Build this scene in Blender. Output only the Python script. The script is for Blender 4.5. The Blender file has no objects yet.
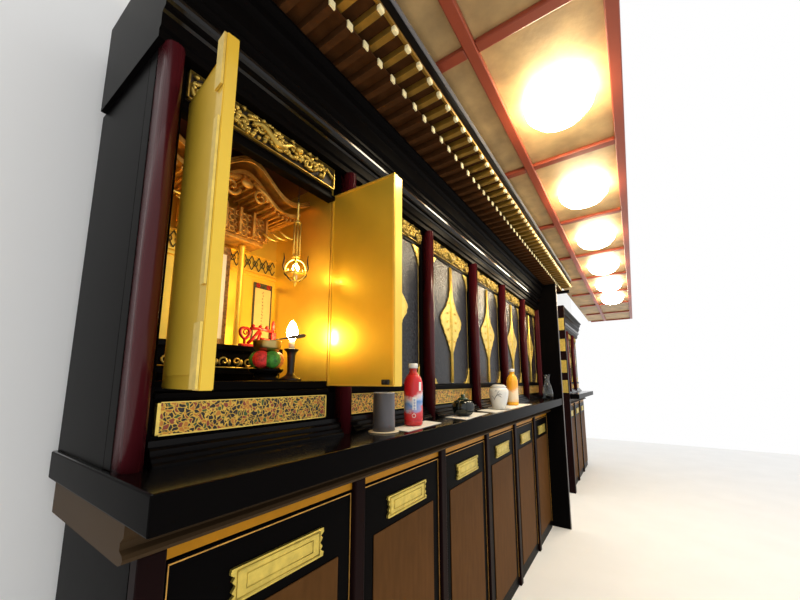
import bpy, bmesh, math, random
from mathutils import Vector, Matrix
random.seed(7)
SC = bpy.context.scene
COL = SC.collection
ZO = 1.28            # height of the eye above the floor; all z below are given from eye level
PITCH = 0.532        # width of one cabinet bay
BPITCH, BPOST = 0.527, 0.803   # the base cabinets below
POST = 0.777         # x of the first post

# ------------------------------------------------------------------ materials
def new_mat(name):
    m = bpy.data.materials.new(name); m.use_nodes = True
    nt = m.node_tree
    return m, nt, nt.nodes['Principled BSDF']

def plain(name, col, rough=0.5, metal=0.0, spec=0.5, coat=0.0, emit=0.0, ecol=None, trans=0.0, ior=1.5, var=0.0, vscale=30, bump=0.0, bscale=200, stretch=None):
    m, nt, b = new_mat(name)
    b.inputs['Base Color'].default_value = (*col, 1)
    b.inputs['Roughness'].default_value = rough
    b.inputs['Metallic'].default_value = metal
    b.inputs['Specular IOR Level'].default_value = spec
    b.inputs['Coat Weight'].default_value = coat; b.inputs['Coat Roughness'].default_value = .10
    b.inputs['Transmission Weight'].default_value = trans
    b.inputs['IOR'].default_value = ior
    if emit:
        b.inputs['Emission Color'].default_value = (*(ecol or col), 1)
        b.inputs['Emission Strength'].default_value = emit
    tc = nt.nodes.new('ShaderNodeTexCoord')
    src = tc.outputs['Object']
    if stretch:
        mp = nt.nodes.new('ShaderNodeMapping'); mp.inputs['Scale'].default_value = stretch
        nt.links.new(src, mp.inputs['Vector']); src = mp.outputs['Vector']
    if var:
        n = nt.nodes.new('ShaderNodeTexNoise'); n.inputs['Scale'].default_value = vscale; n.inputs['Detail'].default_value = 5
        nt.links.new(src, n.inputs['Vector'])
        r = nt.nodes.new('ShaderNodeValToRGB')
        r.color_ramp.elements[0].position = .3; r.color_ramp.elements[1].position = .7
        r.color_ramp.elements[0].color = (*[c*(1-var) for c in col], 1)
        r.color_ramp.elements[1].color = (*[min(1, c*(1+var)) for c in col], 1)
        nt.links.new(n.outputs['Fac'], r.inputs['Fac']); nt.links.new(r.outputs['Color'], b.inputs['Base Color'])
    if bump:
        n2 = nt.nodes.new('ShaderNodeTexNoise'); n2.inputs['Scale'].default_value = bscale; n2.inputs['Detail'].default_value = 3
        nt.links.new(src, n2.inputs['Vector'])
        bp = nt.nodes.new('ShaderNodeBump'); bp.inputs['Strength'].default_value = bump; bp.inputs['Distance'].default_value = .004
        nt.links.new(n2.outputs['Fac'], bp.inputs['Height']); nt.links.new(bp.outputs['Normal'], b.inputs['Normal'])
    return m

LACQ  = plain('black_lacquer', (.0025,.002,.002), .14, ior=1.11)
LACQ_REFL= plain('black_lacquer_reflective', (.003,.0025,.0025), .13, ior=1.36)  # same lacquer with reflection raised, for worktop top and cornice bead
SILLM = plain('sill_lacquer', (.003,.0025,.0025), .15, ior=1.2)
LACQ2 = plain('black_lacquer_satin', (.0028,.0024,.0024), .28, ior=1.06)
REDL  = plain('dark_red_lacquer', (.060,.006,.009), .22, ior=1.35)
REDB  = plain('base_post_lacquer', (.010,.004,.004), .3, ior=1.08)
GOLD  = plain('gold_fitting', (.86,.62,.14), .36, .85, var=.12, vscale=60)
BRASS = plain('aged_brass_plate', (.66,.50,.10), .38, .7, var=.15, vscale=50)
GOLDL = plain('gold_leaf', (.92,.62,.085), .36, .72, var=.06, vscale=12)
GOLDD = plain('gold_lacquer_door', (.82,.54,.045), .40, .66, coat=.35, var=.04, vscale=10)
CARVE = plain('carved_gilt_wood', (.48,.33,.065), .34, .75, var=.35, vscale=45)
GILTD = plain('aged_gilt_wood', (.62,.32,.06), .42, .6, var=.35, vscale=40)
DARKG = plain('dark_gilt_backing', (.03,.018,.006), .6)  # gold-black backing board behind the carving
BROWNP= plain('brown_wood_panel', (.098,.042,.012), .45, ior=1.08, var=.12, vscale=8, stretch=(6,6,1))
MOULD = plain('brown_moulding', (.055,.033,.016), .4, ior=1.1)
ORANGE= plain('gilded_orange_strip', (.42,.18,.008), .4, .4, ior=1.2, var=.08)
RAFT  = plain('brown_rafter', (.065,.026,.009), .5, ior=1.1, var=.2, vscale=30)
RAFTG = plain('gilded_rafter', (.30,.17,.025), .45, .5, var=.25, vscale=25)
TIPG  = plain('bright_gilt_tip', (.95,.84,.48), .5, .0)
GREYM = plain('grey_trim', (.12,.115,.12), .4)
CEIL  = plain('gold_washi_ceiling', (.50,.33,.145), .5, .1, var=.25, vscale=9, bump=.15, bscale=60)
BEAM  = plain('vermilion_beam', (.30,.055,.025), .35, spec=.4)
INBR  = plain('brown_red_inner_ceiling', (.10,.028,.012), .4)
PAPER = plain('white_paper', (.80,.78,.72), .8, var=.03)
PLAST = plain('white_plaster', (.93,.93,.92), .9)
FLOORM= plain('pale_floor', (.90,.90,.89), .55, spec=.25, var=.02, vscale=3)
LAMPM = plain('lit_lamp_glass', (1,.95,.82), .3, emit=42, ecol=(1,.86,.60))
FLAME = plain('lit_candle_bulb', (1,.85,.5), .3, emit=130, ecol=(1,.74,.32))
BULB  = plain('lit_lantern_bulb', (1,.85,.5), .3, emit=150, ecol=(1,.70,.28))
WAX   = plain('white_candle', (.85,.75,.5), .5)
IRON  = plain('dark_bronze', (.014,.013,.013), .38, .4)
REDP  = plain('red_lacquer', (.34,.010,.008), .3, ior=1.3)
REDF  = plain('red_brocade', (.60,.025,.02), .6, var=.5, vscale=120, bump=.3)
GREENF= plain('green_brocade', (.04,.22,.02), .6, var=.6, vscale=120, bump=.3)
ORANF = plain('orange_brocade', (.75,.20,.02), .6, var=.3, vscale=120)
BELLM = plain('bronze_bell', (.50,.36,.13), .3, 1.0, var=.15)
STICKM= plain('dark_wood_stick', (.07,.05,.035), .5)
CUPM  = plain('grey_blue_tumbler', (.090,.085,.092), .42, .25, var=.35, vscale=14, stretch=(1,1,.35))
CUPRIM= plain('pale_tumbler_rim', (.45,.45,.46), .35, .3)
CLOTH = plain('cream_coaster', (.62,.54,.38), .8)
WHITEC= plain('white_cap', (.85,.84,.80), .5)
GLASS = plain('clear_glass', (.93,.97,.95), .04, trans=1.0, ior=1.45)
POTM  = plain('black_green_glaze', (.006,.010,.008), .10, spec=.5, bump=.06, bscale=60)
POTG  = plain('green_glaze', (.035,.060,.025), .25)
PORC  = plain('white_porcelain', (.74,.73,.68), .22)
INK   = plain('black_ink', (.01,.01,.012), .7)
SCROLL= plain('lit_scroll_silk', (.78,.56,.20), .7, var=.05)  # yellow of the altar's light is put into the silk colour
SCROLLW=plain('white_scroll_paper', (.86,.82,.68), .7)
SCROLLD=plain('dark_scroll_brocade', (.05,.045,.02), .7, var=.6, vscale=90)
SCROLLB=plain('brown_scroll_brocade', (.35,.20,.06), .7, var=.6, vscale=110)

def panel_mat():
    m, nt, b = new_mat('embossed_black_panel')
    tc = nt.nodes.new('ShaderNodeTexCoord')
    v = nt.nodes.new('ShaderNodeTexVoronoi'); v.inputs['Scale'].default_value = 130
    n = nt.nodes.new('ShaderNodeTexNoise'); n.inputs['Scale'].default_value = 90; n.inputs['Detail'].default_value = 4
    nt.links.new(tc.outputs['Object'], v.inputs['Vector']); nt.links.new(tc.outputs['Object'], n.inputs['Vector'])
    r = nt.nodes.new('ShaderNodeValToRGB')
    r.color_ramp.elements[0].position=.35; r.color_ramp.elements[1].position=.75
    r.color_ramp.elements[0].color=(.005,.005,.006,1); r.color_ramp.elements[1].color=(.024,.023,.027,1)
    nt.links.new(n.outputs['Fac'], r.inputs['Fac']); nt.links.new(r.outputs['Color'], b.inputs['Base Color'])
    bp = nt.nodes.new('ShaderNodeBump'); bp.inputs['Strength'].default_value=.35; bp.inputs['Distance'].default_value=.003
    nt.links.new(v.outputs['Distance'], bp.inputs['Height']); nt.links.new(bp.outputs['Normal'], b.inputs['Normal'])
    b.inputs['Roughness'].default_value=.22; b.inputs['IOR'].default_value=1.32
    return m
PANEL = panel_mat()

def arabesque_mat():
    m, nt, b = new_mat('gilt_arabesque_strip')
    L = nt.links.new
    tc = nt.nodes.new('ShaderNodeTexCoord')
    nz = nt.nodes.new('ShaderNodeTexNoise'); nz.inputs['Scale'].default_value = 70; nz.inputs['Detail'].default_value=1
    L(tc.outputs['Object'], nz.inputs['Vector'])
    mix = nt.nodes.new('ShaderNodeMixRGB'); mix.blend_type='ADD'; mix.inputs['Fac'].default_value=.016
    L(tc.outputs['Object'], mix.inputs['Color1']); L(nz.outputs['Color'], mix.inputs['Color2'])
    v = nt.nodes.new('ShaderNodeTexVoronoi'); v.feature='DISTANCE_TO_EDGE'; v.inputs['Scale'].default_value=112
    L(mix.outputs['Color'], v.inputs['Vector'])
    r = nt.nodes.new('ShaderNodeValToRGB')
    r.color_ramp.elements[0].position=.062; r.color_ramp.elements[1].position=.115
    r.color_ramp.elements[0].color=(1,1,1,1); r.color_ramp.elements[1].color=(0,0,0,1)
    L(v.outputs['Distance'], r.inputs['Fac'])
    v2 = nt.nodes.new('ShaderNodeTexVoronoi'); v2.inputs['Scale'].default_value=112
    L(mix.outputs['Color'], v2.inputs['Vector'])
    cr = nt.nodes.new('ShaderNodeValToRGB'); cr.color_ramp.interpolation='CONSTANT'
    sp = nt.nodes.new('ShaderNodeSeparateColor'); L(v2.outputs['Color'], sp.inputs['Color'])
    e = cr.color_ramp.elements
    e[0].color=(.010,.006,.004,1); e[0].position=0
    e[1].color=(.30,.05,.02,1); e[1].position=.34
    for p,c in ((.55,(.60,.22,.02)),(.76,(.05,.10,.02)),(.85,(.012,.007,.005))):
        x = e.new(p); x.color=(*c,1)
    L(sp.outputs['Red'], cr.inputs['Fac'])
    mx = nt.nodes.new('ShaderNodeMixRGB'); L(r.outputs['Color'], mx.inputs['Fac'])
    L(cr.outputs['Color'], mx.inputs['Color1']); mx.inputs['Color2'].default_value=(.78,.50,.085,1)
    L(mx.outputs['Color'], b.inputs['Base Color'])
    b.inputs['Roughness'].default_value=.42
    mt = nt.nodes.new('ShaderNodeMath'); mt.operation='MULTIPLY'; mt.inputs[1].default_value=.6
    L(r.outputs['Color'], mt.inputs[0]); L(mt.outputs[0], b.inputs['Metallic'])
    bp = nt.nodes.new('ShaderNodeBump'); bp.inputs['Strength'].default_value=.5; bp.inputs['Distance'].default_value=.002
    L(r.outputs['Color'], bp.inputs['Height']); L(bp.outputs['Normal'], b.inputs['Normal'])
    return m
ARAB = arabesque_mat()

def label_mat(name, base, bands, patch=None):
    """printed bottle sleeve: colour bands along z (object space, 0 = bottle base), wavy edges"""
    m, nt, b = new_mat(name); L = nt.links.new
    tc = nt.nodes.new('ShaderNodeTexCoord'); sx = nt.nodes.new('ShaderNodeSeparateXYZ'); L(tc.outputs['Object'], sx.inputs[0])
    nz = nt.nodes.new('ShaderNodeTexNoise'); nz.inputs['Scale'].default_value=38; nz.inputs['Detail'].default_value=2
    L(tc.outputs['Object'], nz.inputs['Vector'])
    a = nt.nodes.new('ShaderNodeMath'); a.operation='MULTIPLY_ADD'; a.inputs[1].default_value=.05; L(nz.outputs['Fac'], a.inputs[0]); L(sx.outputs['Z'], a.inputs[2])
    s = nt.nodes.new('ShaderNodeMath'); s.operation='MULTIPLY_ADD'; s.inputs[1].default_value=-.5; L(sx.outputs['X'], s.inputs[0]); L(a.outputs[0], s.inputs[2])
    sc = nt.nodes.new('ShaderNodeMath'); sc.operation='MULTIPLY'; sc.inputs[1].default_value=4.0; L(s.outputs[0], sc.inputs[0])
    r = nt.nodes.new('ShaderNodeValToRGB'); e = r.color_ramp.elements
    e[0].position=0; e[0].color=(*base,1); e[1].position=.999; e[1].color=(*bands[-1][1],1)
    for p,c in bands:
        x = e.new(p*4.0); x.color=(*c,1)
    L(sc.outputs[0], r.inputs['Fac']); L(r.outputs['Color'], b.inputs['Base Color'])
    b.inputs['Roughness'].default_value=.3
    return m
RED=(.62,.012,.02); WHT=(.82,.80,.80); BLU=(.10,.26,.62)
REDLAB = label_mat('red_drink_sleeve', RED, [(.055,RED),(.082,(.70,.05,.05)),(.094,(.30,.36,.62)),(.112,BLU),(.124,(.45,.55,.75)),(.134,(.80,.62,.62)),(.148,RED),(.2,RED)])
ORL = (.95,.42,.02)
ORLAB = label_mat('orange_drink_sleeve', ORL, [(.03,ORL),(.055,(.92,.60,.25)),(.08,(.85,.70,.48)),(.125,(.90,.72,.50)),(.145,(.95,.40,.06)),(.16,ORL),(.2,ORL)])
ORLIQ = plain('orange_drink', (.95,.45,.02), .15, spec=.5, var=.08)

# ------------------------------------------------------------------ mesh builder
class MB:
    def __init__(s): s.bm = bmesh.new(); s.mi = 0
    def _faces(s, f):
        for x in f: x.material_index = s.mi
    def box(s, x0,x1,y0,y1,z0,z1, bev=0.0):
        vs = [s.bm.verts.new((x,y,z)) for x in (x0,x1) for y in (y0,y1) for z in (z0,z1)]
        q = [(0,1,3,2),(4,6,7,5),(0,4,5,1),(2,3,7,6),(0,2,6,4),(1,5,7,3)]
        fs = [s.bm.faces.new([vs[i] for i in f]) for f in q]; s._faces(fs)
        if bev:
            es = list({e for f in fs for e in f.edges})
            r = bmesh.ops.bevel(s.bm, geom=es, offset=bev, segments=2, affect='EDGES', profile=.5)
            s._faces(r['faces'])
        return s
    def prism(s, pts, axis, a0, a1):
        """polygon pts (two coordinates) extruded along axis 'X','Y' or 'Z'"""
        def mk(p, a):
            return {'X':(a,p[0],p[1]),'Y':(p[0],a,p[1]),'Z':(p[0],p[1],a)}[axis]
        A=[s.bm.verts.new(mk(p,a0)) for p in pts]; B=[s.bm.verts.new(mk(p,a1)) for p in pts]
        n=len(pts); fs=[s.bm.faces.new([A[i],A[(i+1)%n],B[(i+1)%n],B[i]]) for i in range(n)]
        fs += [s.bm.faces.new(A[::-1]), s.bm.faces.new(B)]
        s._faces(fs); return s
    def lathe(s, prof, c=(0,0,0), n=28, sx=1.0, sy=1.0):
        """prof: (radius, z) pairs bottom to top, about vertical axis at c"""
        rings=[]
        for r,z in prof:
            if r < 1e-5: rings.append([s.bm.verts.new((c[0],c[1],c[2]+z))])
            else: rings.append([s.bm.verts.new((c[0]+sx*r*math.cos(2*math.pi*k/n), c[1]+sy*r*math.sin(2*math.pi*k/n), c[2]+z)) for k in range(n)])
        fs=[]
        for a,b in zip(rings, rings[1:]):
            for k in range(n):
                k2=(k+1)%n
                if len(a)==1 and len(b)==1: continue
                if len(a)==1: fs.append(s.bm.faces.new([a[0], b[k2], b[k]]))
                elif len(b)==1: fs.append(s.bm.faces.new([a[k], a[k2], b[0]]))
                else: fs.append(s.bm.faces.new([a[k],a[k2],b[k2],b[k]]))
        for ring, rev in ((rings[0],True),(rings[-1],False)):
            if len(ring)>1: fs.append(s.bm.faces.new(ring[::-1] if rev else ring))
        for f in fs: f.smooth=True
        s._faces(fs); return s
    def tube(s, pts, rad, n=8, closed=False):
        pts=[Vector(p) for p in pts]; N=len(pts)
        rs = rad if isinstance(rad,(list,tuple)) else [rad]*N
        rings=[]; up=None
        for i,p in enumerate(pts):
            if closed: t=(pts[(i+1)%N]-pts[i-1])
            else: t=(pts[min(i+1,N-1)]-pts[max(i-1,0)])
            t.normalize()
            if up is None:
                up = Vector((0,0,1)) if abs(t.z)<.9 else Vector((0,1,0))
            u=(up - t*up.dot(t))
            if u.length<1e-6: u=t.orthogonal()
            u.normalize(); w=t.cross(u); up=u
            rings.append([s.bm.verts.new(p+(u*math.cos(2*math.pi*k/n)+w*math.sin(2*math.pi*k/n))*rs[i]) for k in range(n)])
        fs=[]
        rng = range(N) if closed else range(N-1)
        for i in rng:
            a,b=rings[i],rings[(i+1)%N]
            for k in range(n): fs.append(s.bm.faces.new([a[k],a[(k+1)%n],b[(k+1)%n],b[k]]))
        if not closed: fs += [s.bm.faces.new(rings[0][::-1]), s.bm.faces.new(rings[-1])]
        for f in fs: f.smooth=True
        s._faces(fs); return s
    def ball(s, c, r, n=14, m=9):
        r = r if isinstance(r,(tuple,list)) else (r,r,r)
        rings=[]
        prof=[(math.sin(math.pi*j/m), -math.cos(math.pi*j/m)) for j in range(m+1)]
        rr=[]
        for q,z in prof:
            if q<1e-5: rr.append([s.bm.verts.new((c[0],c[1],c[2]+r[2]*z))])
            else: rr.append([s.bm.verts.new((c[0]+r[0]*q*math.cos(2*math.pi*k/n), c[1]+r[1]*q*math.sin(2*math.pi*k/n), c[2]+r[2]*z)) for k in range(n)])
        fs=[]
        for a,b in zip(rr,rr[1:]):
            for k in range(n):
                k2=(k+1)%n
                if len(a)==1: fs.append(s.bm.faces.new([a[0],b[k2],b[k]]))
                elif len(b)==1: fs.append(s.bm.faces.new([a[k],a[k2],b[0]]))
                else: fs.append(s.bm.faces.new([a[k],a[k2],b[k2],b[k]]))
        for f in fs: f.smooth=True
        s._faces(fs); return s

ORIGIN = {}
def obj(name, mb, mats, parent=None, smooth=False, loc=None):
    """links what the builder holds as ONE mesh object; coordinates in the builder are x, y and z-from-eye-level"""
    bm = mb.bm
    base = ORIGIN[parent] if parent else Vector(loc if loc else (0,0,-ZO)) + Vector((0,0,ZO))
    bmesh.ops.translate(bm, verts=bm.verts, vec=Vector((0,0,ZO))-base)
    bmesh.ops.recalc_face_normals(bm, faces=bm.faces)
    me = bpy.data.meshes.new(name); bm.to_mesh(me); bm.free()
    for m in (mats if isinstance(mats,(list,tuple)) else [mats]): me.materials.append(m)
    if smooth:
        for p in me.polygons: p.use_smooth=True
    o = bpy.data.objects.new(name, me); COL.objects.link(o)
    if parent: o.parent = parent
    else: o.location = base
    ORIGIN[o] = base
    return o
def tag(o, label, cat, group=None):
    o['label']=label; o['category']=cat
    if group: o['group']=group
    return o
def thing(name, label, cat, loc, group=None):
    o = bpy.data.objects.new(name, None); COL.objects.link(o)
    o.empty_display_size=.05
    o.location = Vector(loc)+Vector((0,0,ZO)); ORIGIN[o]=o.location.copy()
    return tag(o,label,cat,group)
def struct(name, mb, mats):
    o = obj(name, mb, mats); o['kind']='structure'; return o
def kids(o): return [c for c in COL.objects if c.parent==o]
def dup(root, dx, label, group=None):
    r = root.copy(); COL.objects.link(r); r.location = root.location + Vector((dx,0,0)); r['label']=label
    if group: r['group']=group
    for ch in kids(root):
        c = ch.copy(); COL.objects.link(c); c.parent=r
        for g in kids(ch):
            d = g.copy(); COL.objects.link(d); d.parent=c
    return r

# ------------------------------------------------------------------ setting
struct('floor', MB().box(-1.5,9,-2.5,1.3,-ZO-.1,-ZO), FLOORM)
struct('wall_back', MB().box(-1.5,9,1.14,1.24,-ZO,2.0), PLAST)
CZ = 1.12
struct('ceiling', MB().box(.177,7.24,-.03,.64,CZ,CZ+.03), CEIL)
k=1
for y in (.37,-.03):
    struct('trim_%d'%k, MB().box(.177,7.24,y-.02,y+.02,CZ-.022,CZ-.0005,.004), BEAM); k+=1
x=.177
while x<7.3:
    for ya,yb in ((.39,.60),(-.01,.35)):
        struct('trim_%d'%k, MB().box(x-.02,x+.02,ya,yb,CZ-.020,CZ-.0005,.004), BEAM); k+=1
    x+=.785
def lamp(i, label):
    cx=.962+.392+.785*i; cy=.165
    t = thing('ceiling_lamp', label, 'ceiling lamp', (cx,cy,CZ-.016), 'round lamps along the coffered ceiling')
    obj('lamp_base', MB().lathe([(.09,0),(.10,.004),(.10,.012),(.09,.0145)], (cx,cy,CZ-.015), 36), TIPG, t)
    obj('lamp_glass', MB().lathe([(0,-.085),(.05,-.079),(.095,-.060),(.122,-.030),(.128,-.008),(.120,0)], (cx,cy,CZ-.016), 36), LAMPM, t)
for i in range(6):
    lamp(i, ['lit round lamp in the largest ceiling coffer, nearest the viewer','lit round lamp in the second ceiling coffer counted from the viewer',
             'lit round lamp in the third ceiling coffer counted from the viewer','lit round lamp in the fourth ceiling coffer, near the end panel',
             'lit round lamp in the fifth ceiling coffer, past the end panel','lit round lamp in the last ceiling coffer, farthest away'][i])

# ------------------------------------------------------------------ carving
def spiral(cx,cz,y,r0,turns,a0,dirn,n=22):
    pts=[]
    for i in range(n+1):
        t=i/n; a=a0+dirn*turns*2*math.pi*t; r=r0*(1-.82*t)
        pts.append((cx+r*math.cos(a), y-.006*t, cz+r*math.sin(a)))
    return pts
def carving(x0,x1,z0,z1,y,seed):
    rnd=random.Random(seed); m=MB(); h=z1-z0; cz=(z0+z1)/2
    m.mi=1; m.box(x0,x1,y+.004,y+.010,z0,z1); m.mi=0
    for za,zb in ((z0,z0+.002),(z1-.0015,z1)): m.box(x0,x1,y-.004,y+.004,za,zb)
    for xa in (x0,x1-.003): m.box(xa,xa+.003,y-.004,y+.004,z0,z1)
    # running stem
    n=60; st=[]
    for i in range(n+1):
        t=i/n; st.append((x0+.008+(x1-x0-.016)*t, y-.002, cz+.26*h*math.sin(t*math.pi*2*3.5)))
    m.tube(st,.0050,6)
    k=0; X=x0+.028
    while X<x1-.02:
        d=1 if k%2 else -1
        r=h*rnd.uniform(.30,.38)
        m.tube(spiral(X,cz+d*h*.07,y-.001,r,rnd.uniform(1.1,1.5),rnd.uniform(0,6.28),d),[.0062*(1-.5*i/22) for i in range(23)],6)
        m.ball((X,y-.004,cz+d*h*.07),(.006,.006,.006),8,6)
        for j in range(13):
            a=rnd.uniform(0,6.28); rr=h*rnd.uniform(.18,.46)
            px=min(max(X+rr*1.3*math.cos(a),x0+.008),x1-.008); pz=min(max(cz+rr*math.sin(a),z0+.008),z1-.008)
            b=rnd.uniform(0,6.28); L=rnd.uniform(.010,.017)
            leaf=[(px+L*(t-.5)*math.cos(b)-.004*math.sin(b)*math.sin(math.pi*t), y-.001-.006*math.sin(math.pi*t), pz+.9*L*(t-.5)*math.sin(b)+.004*math.cos(b)*math.sin(math.pi*t)) for t in (0,.25,.5,.75,1)]
            m.tube(leaf,[.0012,.0042,.0056,.0042,.0010],6)
        k+=1; X+=h*.74
    # central beast: body, head and a flower boss
    cx=(x0+x1)/2
    body=[(cx-.07+.14*t, y-.009, cz+.012*math.sin(t*9)) for t in [i/14 for i in range(15)]]
    m.tube(body,[.002+.008*math.sin(math.pi*min(1,t*.9+.1)) for t in [i/14 for i in range(15)]],8)
    m.ball((cx+.072,y-.012,cz+.010),(.012,.010,.010),10,7)
    for j in range(8):
        a=j*math.pi/4; m.ball((cx+.012*math.cos(a),y-.016,cz+.004+.012*math.sin(a)),(.0062,.004,.0062),8,5)
    m.ball((cx,y-.018,cz+.004),.005,8,6)
    return m

# ------------------------------------------------------------------ closed altar cabinet
YF=.765
def half_leaf(cx, d):
    """gilt plate on the meeting edge of one door; d=-1 left door, +1 right door"""
    out=[(.011,.592),(.011,.469),(.020,.447),(.019,.436),(.034,.418),(.033,.408),(.054,.388),(.053,.379),(.077,.358),(.098,.338),(.116,.318),(.120,.304),
         (.112,.290),(.113,.280),(.094,.262),(.080,.244),(.080,.236),(.058,.218),(.057,.210),(.040,.192),(.040,.184),(.026,.168),(.025,.160),(.011,.142),(.011,-.008)]
    pts=[(cx+d*s_,z) for s_,z in out]+[(cx+d*.0008,-.008),(cx+d*.0008,.592)]
    m=MB(); m.prism(pts,'Y',YF-.0052,YF-.0015)
    m.tube([(cx+d*.006,YF-.0055,-.005),(cx+d*.006,YF-.0055,.590)],.0038,6)
    m.tube([(cx+d*s_*.93,YF-.005,z) for s_,z in out[1:-1]],.0016,5)
    for z,q in ((.40,.018),(.345,.045),(.30,.06),(.26,.045),(.20,.018)):
        m.tube(spiral(cx+d*(.018+q*.5),z,YF-.0055,.010,1.0,0,d,12),.0016,5)
    return m
def corner_plate(xo, d, z0, h, up):
    """gilt corner plate; xo outer edge, d direction inwards, z0 edge height, up=+1 rises / -1 hangs"""
    out=[(0,0),(0,h),(.010,h*.80),(.011,h*.62),(.022,h*.50),(.024,h*.36),(.038,h*.26),(.042,h*.14),(.056,0)]
    m=MB(); m.prism([(xo+d*a,z0+up*b) for a,b in out],'Y',YF-.0050,YF-.0015)
    m.tube([(xo+d*a*.9,YF-.005,z0+up*b*.9) for a,b in out[1:]],.0014,5)
    return m
def sill(x0,x1):
    m=MB()
    m.prism([(.79,-.155),(.714,-.155),(.714,-.1495),(.717,-.1465),(.722,-.1455),(.722,-.139),(.726,-.136),(.731,-.135),(.731,-.126),(.736,-.122),(.743,-.121),(.743,-.110),(.79,-.110)],'X',x0,x1)
    return m
def frame_front(m, x0, x1):
    # stiles, rails and ledge between two posts (x0, x1 are post centres)
    m.box(x0-.0195,x0+.038,.762,.80,-.155,.684,.002); m.box(x1-.038,x1-.0205,.762,.80,-.155,.684,.002)
    m.box(x0+.038,x1-.038,.762,.80,-.155,-.1040); m.box(x0+.038,x1-.038,.768,.80,-.104,-.040)
    m.box(x0+.038,x1-.038,.748,.80,-.040,-.0165,.003)
    m.box(x0+.038,x1-.038,.764,.80,.600,.614,.002); m.box(x0+.038,x1-.038,.774,.80,.614,.684)
def closed_cabinet(x0, label, group):
    x1=x0+PITCH; xm=(x0+x1)/2
    t=thing('altar_cabinet',label,'altar cabinet',(xm,.90,-.155),group)
    m=MB(); frame_front(m,x0,x1); m.box(x0-.0195,x1-.0205,.80,1.10,-.155,.684)
    obj('frame',m,LACQ2,t)
    post_part(t,x0)
    obj('carved_transom',carving(x0+.040,x1-.040,.616,.682,.762,11),[CARVE,DARKG],t)
    ap=obj('arabesque_panel',MB().box(x0+.046,x1-.046,.7565,.7675,-.102,-.042),ARAB,t)
    m=MB()
    for za,zb in ((-.1045,-.102),(-.042,-.0402)): m.box(x0+.040,x1-.040,.7555,.7675,za,zb)
    for xa,xb in ((x0+.040,x0+.046),(x1-.046,x1-.040)): m.box(xa,xb,.7555,.7675,-.1045,-.0402)
    obj('gilt_rim',m,GOLD,ap)
    obj('sill',sill(x0+.026,x1-.026),SILLM,t)
    for d,xa,xb in ((-1,x0+.0385,xm-.0004),(1,xm+.0004,x1-.0385)):
        dr=obj('door',MB().box(xa,xb,YF+.0025,YF+.026,-.016,.5995,.002),LACQ,t)
        ia,ib=(xa+.016,xb-.004) if d<0 else (xa+.004,xb-.016)
        obj('embossed_panel',MB().box(ia,ib,YF,YF+.0023,-.012,.5955),PANEL,dr)
        xo=ia if d<0 else ib
        obj('gilt_line',MB().box(xo-.0012,xo+.0012,YF-.001,YF+.0023,-.013,.5965),GOLD,dr)
        obj('centre_plate',half_leaf(xm,d),GOLD,dr)
        obj('corner_plate',corner_plate(xo,-d,.5955,.086,-1),GOLD,dr)
        obj('corner_plate',corner_plate(xo,-d,-.012,.082,1),GOLD,dr)
    return t
def post_part(t,x0):
    m=MB()
    # round-fronted post on a small foot, with a narrow cap
    n=14; prof=[(x0+.0185*math.cos(math.pi*(1+i/n)), .735+.0185*math.sin(math.pi*(1+i/n))) for i in range(n+1)]+[(x0+.0185,.7615),(x0-.0185,.7615)]
    m.prism(prof,'Z',-.155,.683)
    for f in m.bm.faces:
        f.smooth = abs(f.normal.z)<.5
    obj('post',m,REDL,t)

GC='closed altar cabinets in the row'
c0=closed_cabinet(POST,'closed altar cabinet partly hidden behind the open gold door and red bottle',GC)
for i,l in enumerate(['closed black and gold altar cabinet behind the dark round pot','closed black and gold altar cabinet behind the white jar',
          'closed black and gold altar cabinet between the orange bottle and the glass carafe','closed black and gold altar cabinet right beside the black end panel']):
    dup(c0,PITCH*(i+1),l,GC)

# ------------------------------------------------------------------ open altar cabinet
X0=POST-PITCH; X1=POST; XM=(X0+X1)/2
A=thing('altar_cabinet','open altar cabinet with gold lined interior and lit candle','altar cabinet',(XM,.9,-.155))
m=MB()
m.box(X0-.0195,X0+.034,.762,.80,-.155,.684,.002); m.box(X1-.0293,X1-.0205,.782,.80,-.155,.684,.001)
m.box(X0+.034,X1-.046,.762,.80,-.155,-.1040); m.box(X0+.034,X1-.0205,.768,.7819,-.155,-.036); m.box(X0+.034,X1-.046,.7819,.80,-.104,-.036)
m.box(X0+.034,X1-.046,.772,.80,.600,.612,.002); m.box(X0+.034,X1-.046,.774,.80,.612,.684)
m.box(X0+.034,X1-.034,.768,.80,.585,.600,.003)
m.box(X0-.0195,X0+.006,.80,1.10,-.155,.684); m.box(X1-.0295,X1-.0205,.80,1.10,-.155,.684)
m.box(X0+.006,X1-.0295,1.075,1.10,-.155,.684)
obj('frame',m,LACQ2,A)
post_part(A,X0)
obj('carved_transom',carving(X0+.040,X1-.050,.6145,.682,.762,5),[CARVE,DARKG],A)
ap=obj('arabesque_panel',MB().box(X0+.046,X1-.064,.7565,.7675,-.102,-.042),ARAB,A)
m=MB()
for za,zb in ((-.1045,-.102),(-.042,-.0402)): m.box(X0+.040,X1-.060,.7555,.7675,za,zb)
for xa,xb in ((X0+.040,X0+.046),(X1-.064,X1-.060)): m.box(xa,xb,.7555,.7675,-.1045,-.0402)
obj('gilt_rim',m,GOLD,ap)
obj('sill',sill(X0+.026,X1-.026),SILLM,A)
m=MB(); m.box(X0+.034,X1-.047,.770,.80,-.022,0,.003); m.box(X0+.034,X1-.047,.758,.80,-.036,-.023,.003); m.box(X0+.007,X1-.030,.80,1.066,-.036,0)
obj('altar_floor',m,LACQ2,A)
bw=obj('gold_back_wall',MB().box(X0+.014,X1-.038,1.066,1.074,0,.66),GOLDL,A)
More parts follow.
